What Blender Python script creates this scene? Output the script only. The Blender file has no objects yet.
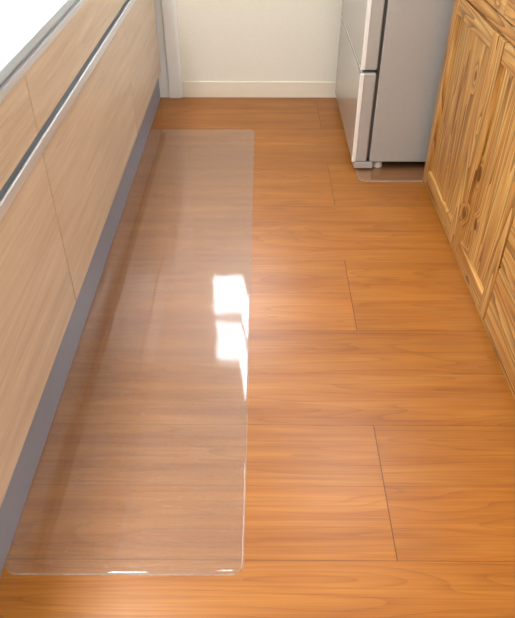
import bpy, bmesh, math, random
from mathutils import Vector, Matrix
H=1.35
random.seed(4)
sc=bpy.context.scene
sc.view_settings.view_transform='Standard'
sc.view_settings.look='None'

# ---------------------------------------------------------------- helpers
def lin(c):
    return tuple(((x/255)/12.92 if x/255<=0.04045 else ((x/255+0.055)/1.055)**2.4) for x in c)+(1.0,)
class NT:
    def __init__(s,name):
        s.m=bpy.data.materials.new(name); s.m.use_nodes=True
        s.t=s.m.node_tree; s.t.nodes.clear()
        s.out=s.n('ShaderNodeOutputMaterial')
    def n(s,t,**k):
        nd=s.t.nodes.new(t)
        for a,b in k.items(): setattr(nd,a,b)
        return nd
    def l(s,a,b): s.t.links.new(a,b)
    def setin(s,sock,v):
        if isinstance(v,bpy.types.NodeSocket): s.l(v,sock)
        else: sock.default_value=v
    def math(s,op,a,b=0.0,c=None):
        nd=s.n('ShaderNodeMath',operation=op)
        s.setin(nd.inputs[0],a); s.setin(nd.inputs[1],b)
        if c is not None: s.setin(nd.inputs[2],c)
        return nd.outputs[0]
    def comb(s,x,y,z):
        nd=s.n('ShaderNodeCombineXYZ')
        for i,v in enumerate((x,y,z)): s.setin(nd.inputs[i],v)
        return nd.outputs[0]
    def noise(s,vec,scale=1,detail=3,rough=.5,dist=0):
        nd=s.n('ShaderNodeTexNoise'); s.l(vec,nd.inputs['Vector'])
        nd.inputs['Scale'].default_value=scale; nd.inputs['Detail'].default_value=detail
        nd.inputs['Roughness'].default_value=rough; nd.inputs['Distortion'].default_value=dist
        return nd.outputs['Fac']
    def ramp(s,f,stops):
        nd=s.n('ShaderNodeValToRGB'); s.l(f,nd.inputs[0])
        e=nd.color_ramp.elements
        e[0].position,e[0].color=stops[0]; e[1].position,e[1].color=stops[-1]
        for p,c in stops[1:-1]:
            x=e.new(p); x.color=c
        return nd.outputs[0]
    def mix(s,f,a,b,mode='MIX'):
        nd=s.n('ShaderNodeMix',data_type='RGBA',blend_type=mode)
        s.setin(nd.inputs[0],f); s.setin(nd.inputs[6],a); s.setin(nd.inputs[7],b)
        return nd.outputs[2]
    def principled(s,col,rough=.5,metal=0,spec=.5,bump=None,bstr=.1,bdist=.002,coat=0,coatr=.1):
        p=s.n('ShaderNodeBsdfPrincipled')
        s.setin(p.inputs['Base Color'],col); s.setin(p.inputs['Roughness'],rough)
        p.inputs['Metallic'].default_value=metal
        p.inputs['Specular IOR Level'].default_value=spec
        p.inputs['Coat Weight'].default_value=coat; p.inputs['Coat Roughness'].default_value=coatr
        if bump is not None:
            b=s.n('ShaderNodeBump'); s.l(bump,b.inputs['Height'])
            b.inputs['Strength'].default_value=bstr; b.inputs['Distance'].default_value=bdist
            s.l(b.outputs[0],p.inputs['Normal'])
        s.l(p.outputs[0],s.out.inputs[0])
        return p
def plain(name,c,rough=.5,metal=0,spec=.5,nscale=40,var=.04,bstr=.0):
    t=NT(name); co=t.n('ShaderNodeTexCoord').outputs['Object']
    f=t.noise(co,nscale,4)
    a=lin(c); d=tuple(x*(1-var*2) for x in a[:3])+(1,)
    col=t.ramp(f,[(.3,d),(.7,a)])
    t.principled(col,rough,metal,spec,bump=f if bstr else None,bstr=bstr)
    return t.m

# ---------------------------------------------------------------- materials
def mat_floor():
    t=NT('laminate_floor')
    co=t.n('ShaderNodeTexCoord').outputs['Object']
    sp=t.n('ShaderNodeSeparateXYZ'); t.l(co,sp.inputs[0]); x,y=sp.outputs[0],sp.outputs[1]
    W=.2953*H; L=1.77*H
    v=t.math('DIVIDE',t.math('SUBTRACT',y,.5685*H),W)
    row=t.math('FLOOR',v)
    par=t.math('FLOORED_MODULO',row,2.0)
    u=t.math('DIVIDE',t.math('ADD',t.math('SUBTRACT',x,.231*H),t.math('MULTIPLY',par,L/2)),L)
    bx=t.math('FLOOR',u)
    strip=t.math('FLOOR',t.math('MULTIPLY',v,2.0))
    wn=t.n('ShaderNodeTexWhiteNoise',noise_dimensions='3D'); t.l(t.comb(bx,strip,0.3),wn.inputs['Vector'])
    rnd=wn.outputs['Value']
    off=t.math('MULTIPLY',rnd,37.0)
    gv=t.comb(t.math('ADD',t.math('MULTIPLY',x,.9),off),t.math('MULTIPLY',y,10.0),off)
    n1=t.noise(gv,1.0,1.2,.4,.2)
    n3=t.noise(gv,1.9,3,.5,.4)
    rings=t.math('FRACT',t.math('MULTIPLY',n1,17.0))
    ringl=t.math('POWER',rings,4.5)
    gf=t.comb(t.math('ADD',t.math('MULTIPLY',x,3.0),off),t.math('MULTIPLY',y,240.0),off)
    n2=t.noise(gf,1.0,3,.6)
    base=t.ramp(n3,[(.22,lin((146,85,28))),(.5,lin((163,101,36))),(.78,lin((178,117,47)))])
    c=t.mix(t.math('MULTIPLY',ringl,.33),base,lin((104,55,17)))
    c=t.mix(t.math('MULTIPLY',t.math('MAXIMUM',t.math('SUBTRACT',n2,.45),0.0),1.5),c,lin((104,57,18)))
    vo=t.n('ShaderNodeTexVoronoi')
    t.l(t.comb(t.math('MULTIPLY',x,1.6),t.math('MULTIPLY',y,5.0),off),vo.inputs['Vector']); vo.inputs['Scale'].default_value=1.0
    kn=t.math('MAXIMUM',t.math('SUBTRACT',.13,vo.outputs['Distance']),0.0)
    c=t.mix(t.math('MINIMUM',t.math('MULTIPLY',kn,4.0),.38),c,lin((104,55,20)))
    tone=t.math('ADD',.91,t.math('MULTIPLY',rnd,.14))
    c=t.mix(1.0,c,t.comb(tone,tone,tone),'MULTIPLY')
    fv=t.math('FRACT',v); dv=t.math('MULTIPLY',t.math('MINIMUM',fv,t.math('SUBTRACT',1.0,fv)),W)
    fu=t.math('FRACT',u); du=t.math('MULTIPLY',t.math('MINIMUM',fu,t.math('SUBTRACT',1.0,fu)),L)
    fs=t.math('FRACT',t.math('MULTIPLY',v,2.0)); ds=t.math('MULTIPLY',t.math('MINIMUM',fs,t.math('SUBTRACT',1.0,fs)),W/2)
    s1=t.math('LESS_THAN',dv,.0012); s2=t.math('LESS_THAN',du,.0013); s3=t.math('MULTIPLY',t.math('LESS_THAN',ds,.0010),.38)
    seam=t.math('MAXIMUM',t.math('MAXIMUM',t.math('MULTIPLY',s1,.5),t.math('MULTIPLY',s2,.75)),s3)
    c=t.mix(seam,c,lin((66,36,14)))
    hgt=t.math('SUBTRACT',t.math('MULTIPLY',n2,.15),seam)
    t.principled(c,.33,0,.45,bump=hgt,bstr=.1,bdist=.001)
    return t.m
def mat_wood(name,axis,cols,line,sx=1.0,sy=9.0,ringn=6,ringamt=.3,rough=.45,fine=120,spec=.4,bstr=.05,fineamt=1.0,pw=2.2,dist=.3,knots=0):
    t=NT(name)
    co=t.n('ShaderNodeTexCoord').outputs['Object']
    sp=t.n('ShaderNodeSeparateXYZ'); t.l(co,sp.inputs[0])
    o=t.math('MULTIPLY',t.n('ShaderNodeObjectInfo').outputs['Random'],23.0)
    sc_=[sy,sy,sy]; sc_[axis]=sx
    gv=t.comb(*[t.math('ADD',t.math('MULTIPLY',sp.outputs[i],sc_[i]),o) for i in range(3)])
    sf=[fine]*3; sf[axis]=fine*.02
    gf=t.comb(*[t.math('ADD',t.math('MULTIPLY',sp.outputs[i],sf[i]),o) for i in range(3)])
    n1=t.noise(gv,1.0,1.2,.4,dist); n2=t.noise(gf,1.0,4,.6); n3=t.noise(gv,2.3,3,.5)
    base=t.ramp(n3,[(.3,lin(cols[0])),(.5,lin(cols[1])),(.7,lin(cols[2]))])
    ph=n1
    if knots:
        vo=t.n('ShaderNodeTexVoronoi'); vo.inputs['Scale'].default_value=knots
        sk=[1.6]*3; sk[axis]=1.0
        t.l(t.comb(*[t.math('ADD',t.math('MULTIPLY',sp.outputs[i],sk[i]),o) for i in range(3)]),vo.inputs['Vector'])
        kd=t.math('MAXIMUM',t.math('SUBTRACT',.28,vo.outputs['Distance']),0.0)
        ph=t.math('ADD',n1,t.math('MULTIPLY',t.math('POWER',kd,2.0),4.0))
    r=t.math('FRACT',t.math('MULTIPLY',ph,float(ringn)))
    rl=t.math('POWER',r,pw)
    c=t.mix(t.math('MULTIPLY',rl,ringamt),base,lin(line))
    c=t.mix(t.math('MULTIPLY',t.math('MAXIMUM',t.math('SUBTRACT',n2,.45),0.0),fineamt),c,lin(line))
    if knots:
        c=t.mix(t.math('MULTIPLY',t.math('GREATER_THAN',kd,.18),.85),c,lin((96,48,20)))
    t.principled(c,rough,0,spec,bump=n2,bstr=bstr,bdist=.001)
    return t.m
M={}
M['floor']=mat_floor()
M['wall']=plain('cream_wallpaper',(240,238,228),.85,0,.2,120,.02,.15)
M['ceil']=plain('ceiling_paper',(240,238,230),.9,0,.2,80,.02)
M['trim']=plain('white_trim',(247,249,251),.4,0,.4,10,.01)
M['base']=plain('baseboard_vinyl',(240,234,218),.5,0,.4,10,.01)
M['maple']=mat_wood('maple_laminate',1,[(205,184,160),(214,194,172),(221,203,183)],(166,140,116),.6,13,8,.16,.38,230,.4,.03,1.2)
M['mapleedge']=plain('drawer_edge',(104,82,62),.6)
M['counter']=plain('white_counter',(188,204,218),.18,0,.5,30,.01)
M['alu']=plain('brushed_aluminium',(222,225,230),.3,.4,.5,300,.04)
M['aludark']=plain('channel_grey',(150,154,160),.45,.1,.5,100,.04)
M['kick']=plain('kick_plate_grey',(144,151,172),.42,.1,.5,60,.03)
P=[(196,136,68),(212,162,92),(224,184,116)]
M['pinez']=mat_wood('pine_grain_z',2,P,(106,60,22),.8,12,13,.88,.38,240,.4,.1,2.1,1.8,.2,3.6)
M['piney']=mat_wood('pine_grain_y',1,P,(106,60,22),.8,12,13,.88,.38,240,.4,.1,2.1,1.8,.2,3.6)
M['pined']=plain('pine_shadow_gap',(60,34,14),.7)  # gap shade put into the colour
M['fdoor']=plain('fridge_door_greige',(178,172,166),.2,.25,.5,60,.02)
M['fside']=plain('fridge_side_grey',(184,186,188),.34,.3,.5,60,.02)
M['fedge']=plain('fridge_door_trim',(244,246,248),.2,.1,.5,60,.01)
M['fdark']=plain('fridge_dark_plastic',(60,58,58),.5)
M['white']=plain('white_plastic',(230,230,228),.4)
def mat_clear(name,haze,rough,bstr=.25):
    t=NT(name)
    co=t.n('ShaderNodeTexCoord').outputs['Object']
    tr=t.n('ShaderNodeBsdfTransparent'); tr.inputs[0].default_value=(.90,.92,.94,1)
    df=t.n('ShaderNodeBsdfDiffuse'); df.inputs[0].default_value=(.78,.82,.86,1)
    gl=t.n('ShaderNodeBsdfGlossy'); gl.inputs['Roughness'].default_value=rough
    b1=t.noise(co,6,1,.4); b2=t.noise(co,200,2,.5)
    h=t.math('ADD',b1,t.math('MULTIPLY',b2,.05))
    b=t.n('ShaderNodeBump'); t.l(h,b.inputs['Height']); b.inputs['Strength'].default_value=bstr; b.inputs['Distance'].default_value=.01
    t.l(b.outputs[0],gl.inputs['Normal'])
    fr=t.n('ShaderNodeFresnel'); fr.inputs[0].default_value=1.54
    g=t.n('ShaderNodeNewGeometry')
    fac=t.math('MULTIPLY',t.math('MULTIPLY',fr.outputs[0],1.2),t.math('SUBTRACT',1.0,g.outputs['Backfacing']))
    # embossed dot weave
    sp=t.n('ShaderNodeSeparateXYZ'); t.l(co,sp.inputs[0])
    wx=t.math('SINE',t.math('MULTIPLY',sp.outputs[0],1100.0)); wy=t.math('SINE',t.math('MULTIPLY',sp.outputs[1],900.0))
    w=t.noise(co,230,2,.6)
    e=t.math('ADD',t.math('MULTIPLY',t.math('MULTIPLY',wx,wy),.6),t.math('MULTIPLY',t.math('SUBTRACT',w,.3),5.0))
    hz=t.math('MULTIPLY',haze,t.math('MAXIMUM',e,0.0))
    m1=t.n('ShaderNodeMixShader'); t.l(hz,m1.inputs[0]); t.l(tr.outputs[0],m1.inputs[1]); t.l(df.outputs[0],m1.inputs[2])
    m2=t.n('ShaderNodeMixShader'); t.l(fac,m2.inputs[0]); t.l(m1.outputs[0],m2.inputs[1]); t.l(gl.outputs[0],m2.inputs[2])
    t.l(m2.outputs[0],t.out.inputs[0])
    return t.m
M['clear']=mat_clear('clear_vinyl',.058,.045,.08)
M['clearedge']=mat_clear('clear_vinyl_edge',.28,.12,.1)

# ---------------------------------------------------------------- geometry helpers
def link(o,parent=None):
    sc.collection.objects.link(o)
    if parent: o.parent=parent
    return o
def empty(name,loc=(0,0,0)):
    o=bpy.data.objects.new(name,None); o.empty_display_size=.1; o.location=loc; return link(o)
def addbox(bm,x0,x1,y0,y1,z0,z1):
    m=Matrix.Translation(((x0+x1)/2,(y0+y1)/2,(z0+z1)/2))@Matrix.Diagonal((x1-x0,y1-y0,z1-z0,1))
    return bmesh.ops.create_cube(bm,size=1,matrix=m)
def box(name,x0,x1,y0,y1,z0,z1,mat,parent=None,bev=.002,seg=2):
    c=Vector(((x0+x1)/2,(y0+y1)/2,(z0+z1)/2))
    bm=bmesh.new(); addbox(bm,x0-c.x,x1-c.x,y0-c.y,y1-c.y,z0-c.z,z1-c.z)
    if bev: bmesh.ops.bevel(bm,geom=bm.edges[:],offset=bev,segments=seg,affect='EDGES',profile=.5)
    me=bpy.data.meshes.new(name); bm.to_mesh(me); bm.free()
    me.materials.append(mat)
    o=bpy.data.objects.new(name,me); o.location=c
    return link(o,parent)
def multibox(name,boxes,mat):
    bm=bmesh.new()
    for b in boxes: addbox(bm,*b)
    me=bpy.data.meshes.new(name); bm.to_mesh(me); bm.free(); me.materials.append(mat)
    return link(bpy.data.objects.new(name,me))

# ---------------------------------------------------------------- room
KX=-.425*H; FX=-.405*H; RX=.535*H; WY=2.671*H; CH=2.42
LW=KX-.62; RW=1.30; SY=-1.6
box('floor',LW-.1,RW+.1,SY-.1,WY+.1,-.06,0,M['floor'],bev=0).data
fo=bpy.data.objects['floor']; off=fo.location.copy()
for v in fo.data.vertices: v.co+=off
fo.location=(0,0,0)
wx0,wx1,wz0,wz1=-.27*H,.10*H,.935*H,1.60*H
multibox('wall_back',[(LW-.1,wx0,WY,WY+.1,0,CH),(wx1,RW+.1,WY,WY+.1,0,CH),(wx0,wx1,WY,WY+.1,0,wz0),(wx0,wx1,WY,WY+.1,wz1,CH)],M['wall'])
box('wall_left',LW-.1,LW,SY,WY,0,CH,M['wall'],bev=0)
box('wall_right',RW,RW+.1,SY,WY,0,CH,M['wall'],bev=0)
box('wall_front',LW-.1,RW+.1,SY-.1,SY,0,CH,M['wall'],bev=0)
box('ceiling',LW-.1,RW+.1,SY-.1,WY+.1,CH,CH+.06,M['ceil'],bev=0)
cx=-.332*H
box('baseboard_back',cx,RW,WY-.009,WY,0,.066*H,M['base'],bev=.002)
tr=empty('trim_1')
box('casing_board',cx-.075,cx-.012,WY-.022,WY,0,2.1,M['trim'],tr,.003)
box('casing_lip',cx-.012,cx,WY-.014,WY,0,2.1,M['trim'],tr,.002)
box('casing_jamb',LW,cx-.075,WY-.012,WY,0,2.1,M['trim'],tr,.002)
win=empty('window_1')
f=.03
box('frame_left',wx0,wx0+f,WY+.02,WY+.08,wz0,wz1,M['trim'],win)
box('frame_right',wx1-f,wx1,WY+.02,WY+.08,wz0,wz1,M['trim'],win)
box('frame_bottom',wx0+f,wx1-f,WY+.02,WY+.08,wz0,wz0+f,M['trim'],win)
box('frame_top',wx0+f,wx1-f,WY+.02,WY+.08,wz1-f,wz1,M['trim'],win)
zc=wz0+.46*(wz1-wz0)
box('frame_rail',wx0+f,wx1-f,WY+.03,WY+.07,zc-.03,zc+.03,M['trim'],win)

# ---------------------------------------------------------------- left kitchen cabinet
kc=empty('kitchen_base_cabinet')
y0=-.9; y1=2.60*H
zb,zl1,zu0,zu1,zt=.132*H,.492*H,.520*H,.628*H,.655*H
box('kick_plate',LW+.02,KX,y0,WY-.03,0.0,zb-.004,M['kick'],kc,.001)
box('carcass',LW+.02,FX-.022,y0,y1,zb,zt-.03,M['mapleedge'],kc,.001)
gaps=[-.9,.14*H,1.10*H,1.985*H,y1]
for i in range(len(gaps)-1):
    a,b=gaps[i]+.003,gaps[i+1]-.003
    box('lower_drawer_front_%d'%i,FX-.02,FX,a,b,zb,zl1,M['maple'],kc,.0015)
    box('upper_drawer_front_%d'%i,FX-.02,FX,a,b,zu0,zu1,M['maple'],kc,.0015)
box('channel_back',FX-.022,FX-.012,y0,y1,zl1,zu0,M['aludark'],kc,.0005)
for i in range(len(gaps)-1):
    a,b=gaps[i]+.002,gaps[i+1]-.002
    box('handle_lip_%d'%i,FX-.018,FX+.006,a,b,zl1-.001,zl1+.006,M['alu'],kc,.001)
    box('handle_face_%d'%i,FX+.001,FX+.008,a,b,zl1-.004,zl1+.024,M['alu'],kc,.003,3)
box('counter_channel',FX-.02,FX-.006,y0,y1,zu1,zt-.008,M['aludark'],kc,.0005)
box('upper_handle_lip',FX-.006,FX+.003,y0,y1,zu1+.001,zu1+.019,M['alu'],kc,.001)
box('countertop',LW+.005,FX+.004,y0-.01,WY-.03,zt-.006,zt+.02,M['counter'],kc,.004,3)

# ---------------------------------------------------------------- clear mats (single curved sheet with a lifted lip)
def rounded_mat(name,x0,x1,ya,yb,r,th,mat,edgemat,near=1.0):
    prof=[(0,.0004,0),(.0006,.7,0),(.002,1.0,.6),(.005,1.0,1.0),(.009,1.0,.9),(.014,1.0,.55),(.020,1.0,.2),(.028,1.0,0)]
    bm=bmesh.new(); rings=[]
    for d,hf,cf in prof:
        rr=max(r-d,.003); ring=[]
        for cx_,cy_,a0 in ((x1-d-rr,yb-d-rr,0),(x0+d+rr,yb-d-rr,90),(x0+d+rr,ya+d+rr,180),(x1-d-rr,ya+d+rr,270)):
            for k in range(9):
                a=math.radians(a0+k*90/8); X=cx_+rr*math.cos(a); Y=cy_+rr*math.sin(a)
                amp=.0001+near*.004*max(0,1-(Y-ya)/.03)
                z=(.0004 if d==0 else th*hf+amp*cf)
                ring.append(bm.verts.new((X,Y,z)))
        rings.append(ring)
    for i in range(len(rings)-1):
        A,B=rings[i],rings[i+1]; n=len(A)
        for k in range(n):
            fc=bm.faces.new((A[k],A[(k+1)%n],B[(k+1)%n],B[k]))
            fc.smooth=True; fc.material_index=1 if i<2 else 0
    fc=bm.faces.new(rings[-1]); fc.smooth=False
    bmesh.ops.recalc_face_normals(bm,faces=bm.faces[:])
    if fc.normal.z<0: bmesh.ops.reverse_faces(bm,faces=bm.faces[:])
    me=bpy.data.meshes.new(name); bm.to_mesh(me); bm.free()
    me.materials.append(mat); me.materials.append(edgemat)
    return link(bpy.data.objects.new(name,me))
rounded_mat('clear_floor_mat',KX+.002,-.026*H,.540*H,2.33*H,.03,.0022,M['clear'],M['clearedge'])
rounded_mat('clear_fridge_mat',.325*H,.87*H,1.915*H,2.64*H,.03,.002,M['clear'],M['clearedge'],.3)

# ---------------------------------------------------------------- fridge
fr=empty('refrigerator')
fx0=.306*H; fxd=.356*H; fx1=fx0+.70; fy0=1.99*H; fy1=2.63*H
box('cabinet_body',fxd+.012,fx1,fy0,fy1,.045,1.82,M['fside'],fr,.006,3)
box('door_gasket',fxd,fxd+.012,fy0+.006,fy1-.006,.06,1.80,M['fdark'],fr,.001)
box('toe_grille',fxd-.02,fxd+.03,fy0+.01,fy1-.01,.012,.052,M['fdark'],fr,.004)
zs=[(.045,.33*H),(.338*H,.60*H),(.608*H,1.82)]
for i,(a,b) in enumerate(zs):
    spans=[(fy0,fy1)] if i<2 else [(fy0,(fy0+fy1)/2-.003),((fy0+fy1)/2+.003,fy1)]
    for j,(ya,yb) in enumerate(spans):
        box('door_%d_%d'%(i,j),fx0+.004,fxd,ya,yb,a,b,M['fside'],fr,.008,3)
        box('door_glass_%d_%d'%(i,j),fx0,fx0+.006,ya+.004,yb-.004,a+.003,b-.003,M['fdoor'],fr,.002)
    box('door_corner_trim_%d'%i,fx0-.001,fx0+.016,fy0-.003,fy0+.006,a+.002,b-.002,M['fedge'],fr,.002)
    if i<2: box('drawer_grip_%d'%i,fx0+.012,fxd+.004,fy0+.02,fy1-.02,b+.0005,b+.0105,M['fdark'],fr,.001)
box('base_skirt',fx0+.012,fxd+.03,fy0+.002,fy1-.01,.012,.044,M['fside'],fr,.004)
for k,(px,py) in enumerate(((fxd+.06,fy0+.05),(fx1-.06,fy0+.05),(fxd+.06,fy1-.05),(fx1-.06,fy1-.05))):
    bm=bmesh.new()
    bmesh.ops.create_cone(bm,cap_ends=True,radius1=.022,radius2=.018,depth=.05,segments=24)
    me=bpy.data.meshes.new('foot'); bm.to_mesh(me); bm.free(); me.materials.append(M['white'])
    o=bpy.data.objects.new('leveling_foot_%d'%k,me); o.location=(px,py,.0285); link(o,fr)

# ---------------------------------------------------------------- pine cabinet
pc=empty('pine_sideboard')
px=RX; pyE=1.925*H; pyS=-.3
pt=.70*H
box('carcass',px+.024,RW-.02,pyS+.02,pyE-.02,.0,pt-.03,M['pinez'],pc,.001)
box('end_panel_far',px+.002,RW-.02,pyE-.022,pyE,.0,pt-.03,M['pinez'],pc,.002)
box('end_panel_near',px+.002,RW-.02,pyS,pyS+.022,.0,pt-.03,M['pinez'],pc,.002)
box('top_board',px-.012,RW-.005,pyS-.01,pyE+.008,pt-.03,pt,M['piney'],pc,.004)
box('plinth_rail',px+.006,px+.024,pyS+.022,pyE-.022,.0,.028,M['piney'],pc,.002)
box('mid_rail',px+.004,px+.024,pyS+.022,pyE-.022,.582*H,.612*H,M['piney'],pc,.002)
box('gap_shade_sheet',px+.020,px+.0235,pyS+.022,pyE-.022,.028,pt-.032,M['pined'],pc,0)  # dark sheet whose colour paints the shade seen between doors and drawers
def door(tag,ya,yb,za,zb_,sw=.06):
    g=.003; ya+=g; yb-=g
    t0,t1=px-.002,px+.020
    box(tag+'_stile_a',t0,t1,ya,ya+sw,za,zb_,M['pinez'],pc,.003)
    box(tag+'_stile_b',t0,t1,yb-sw,yb,za,zb_,M['pinez'],pc,.003)
    box(tag+'_rail_bottom',t0+.001,t1,ya+sw,yb-sw,za,za+sw,M['piney'],pc,.003)
    box(tag+'_rail_top',t0+.001,t1,ya+sw,yb-sw,zb_-sw,zb_,M['piney'],pc,.003)
    n=2; w=(yb-ya-2*sw)/n
    for i in range(n):
        box(tag+'_panel_%d'%i,t0+.014,t1-.001,ya+sw+i*w,ya+sw+(i+1)*w,za+sw,zb_-sw,M['pinez'],pc,.0008)
door('door_far',1.505*H,1.915*H,.024,.577*H)
door('door_mid',1.175*H,1.505*H,.024,.577*H)
for k,(ya,yb) in enumerate(((.62*H,1.175*H),(.0*H,.62*H))):
    for j,(za,zb_) in enumerate(((.030,.175*H),(.181*H,.375*H),(.381*H,.577*H))):
        box('drawer_%d_%d'%(k,j),px-.002,px+.020,ya+.003,yb-.003,za,zb_,M['piney'],pc,.004)
for k,(ya,yb) in enumerate(((1.505*H,1.915*H),(1.175*H,1.505*H),(.62*H,1.175*H),(.0*H,.62*H))):
    box('top_drawer_%d'%k,px-.002,px+.020,ya+.003,yb-.003,.617*H,pt-.034,M['piney'],pc,.003)

# ---------------------------------------------------------------- lights
def area(name,loc,sx,sy,e,col,rot=(0,0,0)):
    l=bpy.data.lights.new(name,'AREA'); l.shape='RECTANGLE'; l.size=sx; l.size_y=sy; l.energy=e; l.color=col
    o=bpy.data.objects.new(name,l); o.location=loc; o.rotation_euler=rot; return link(o)
area('ceiling_lamp',(-.82,.8,CH-.06),.30,1.9,57,(1,.995,.985))
area('added_front_fill',(.45,-.9,CH-.06),1.0,1.0,25,(1,.995,.985))  # fill light added behind the camera, not a known fixture
area('added_far_fill',(.55,2.75,CH-.06),.5,.8,14,(1,.995,.985))  # added fill that brightens the far end and back wall
w=bpy.data.worlds.new('daylight'); sc.world=w; w.use_nodes=True
bg=w.node_tree.nodes['Background']; bg.inputs[0].default_value=(.93,.97,1,1); bg.inputs[1].default_value=17

# ---------------------------------------------------------------- camera
cam=bpy.data.cameras.new('camera'); cam.sensor_fit='VERTICAL'; cam.sensor_height=24; cam.lens=638/618*24
co=bpy.data.objects.new('camera',cam); co.location=(0,0,H)
co.rotation_euler=(math.radians(90-38.9),0,math.radians(.35)); link(co)
cam.clip_start=.02
sc.camera=co
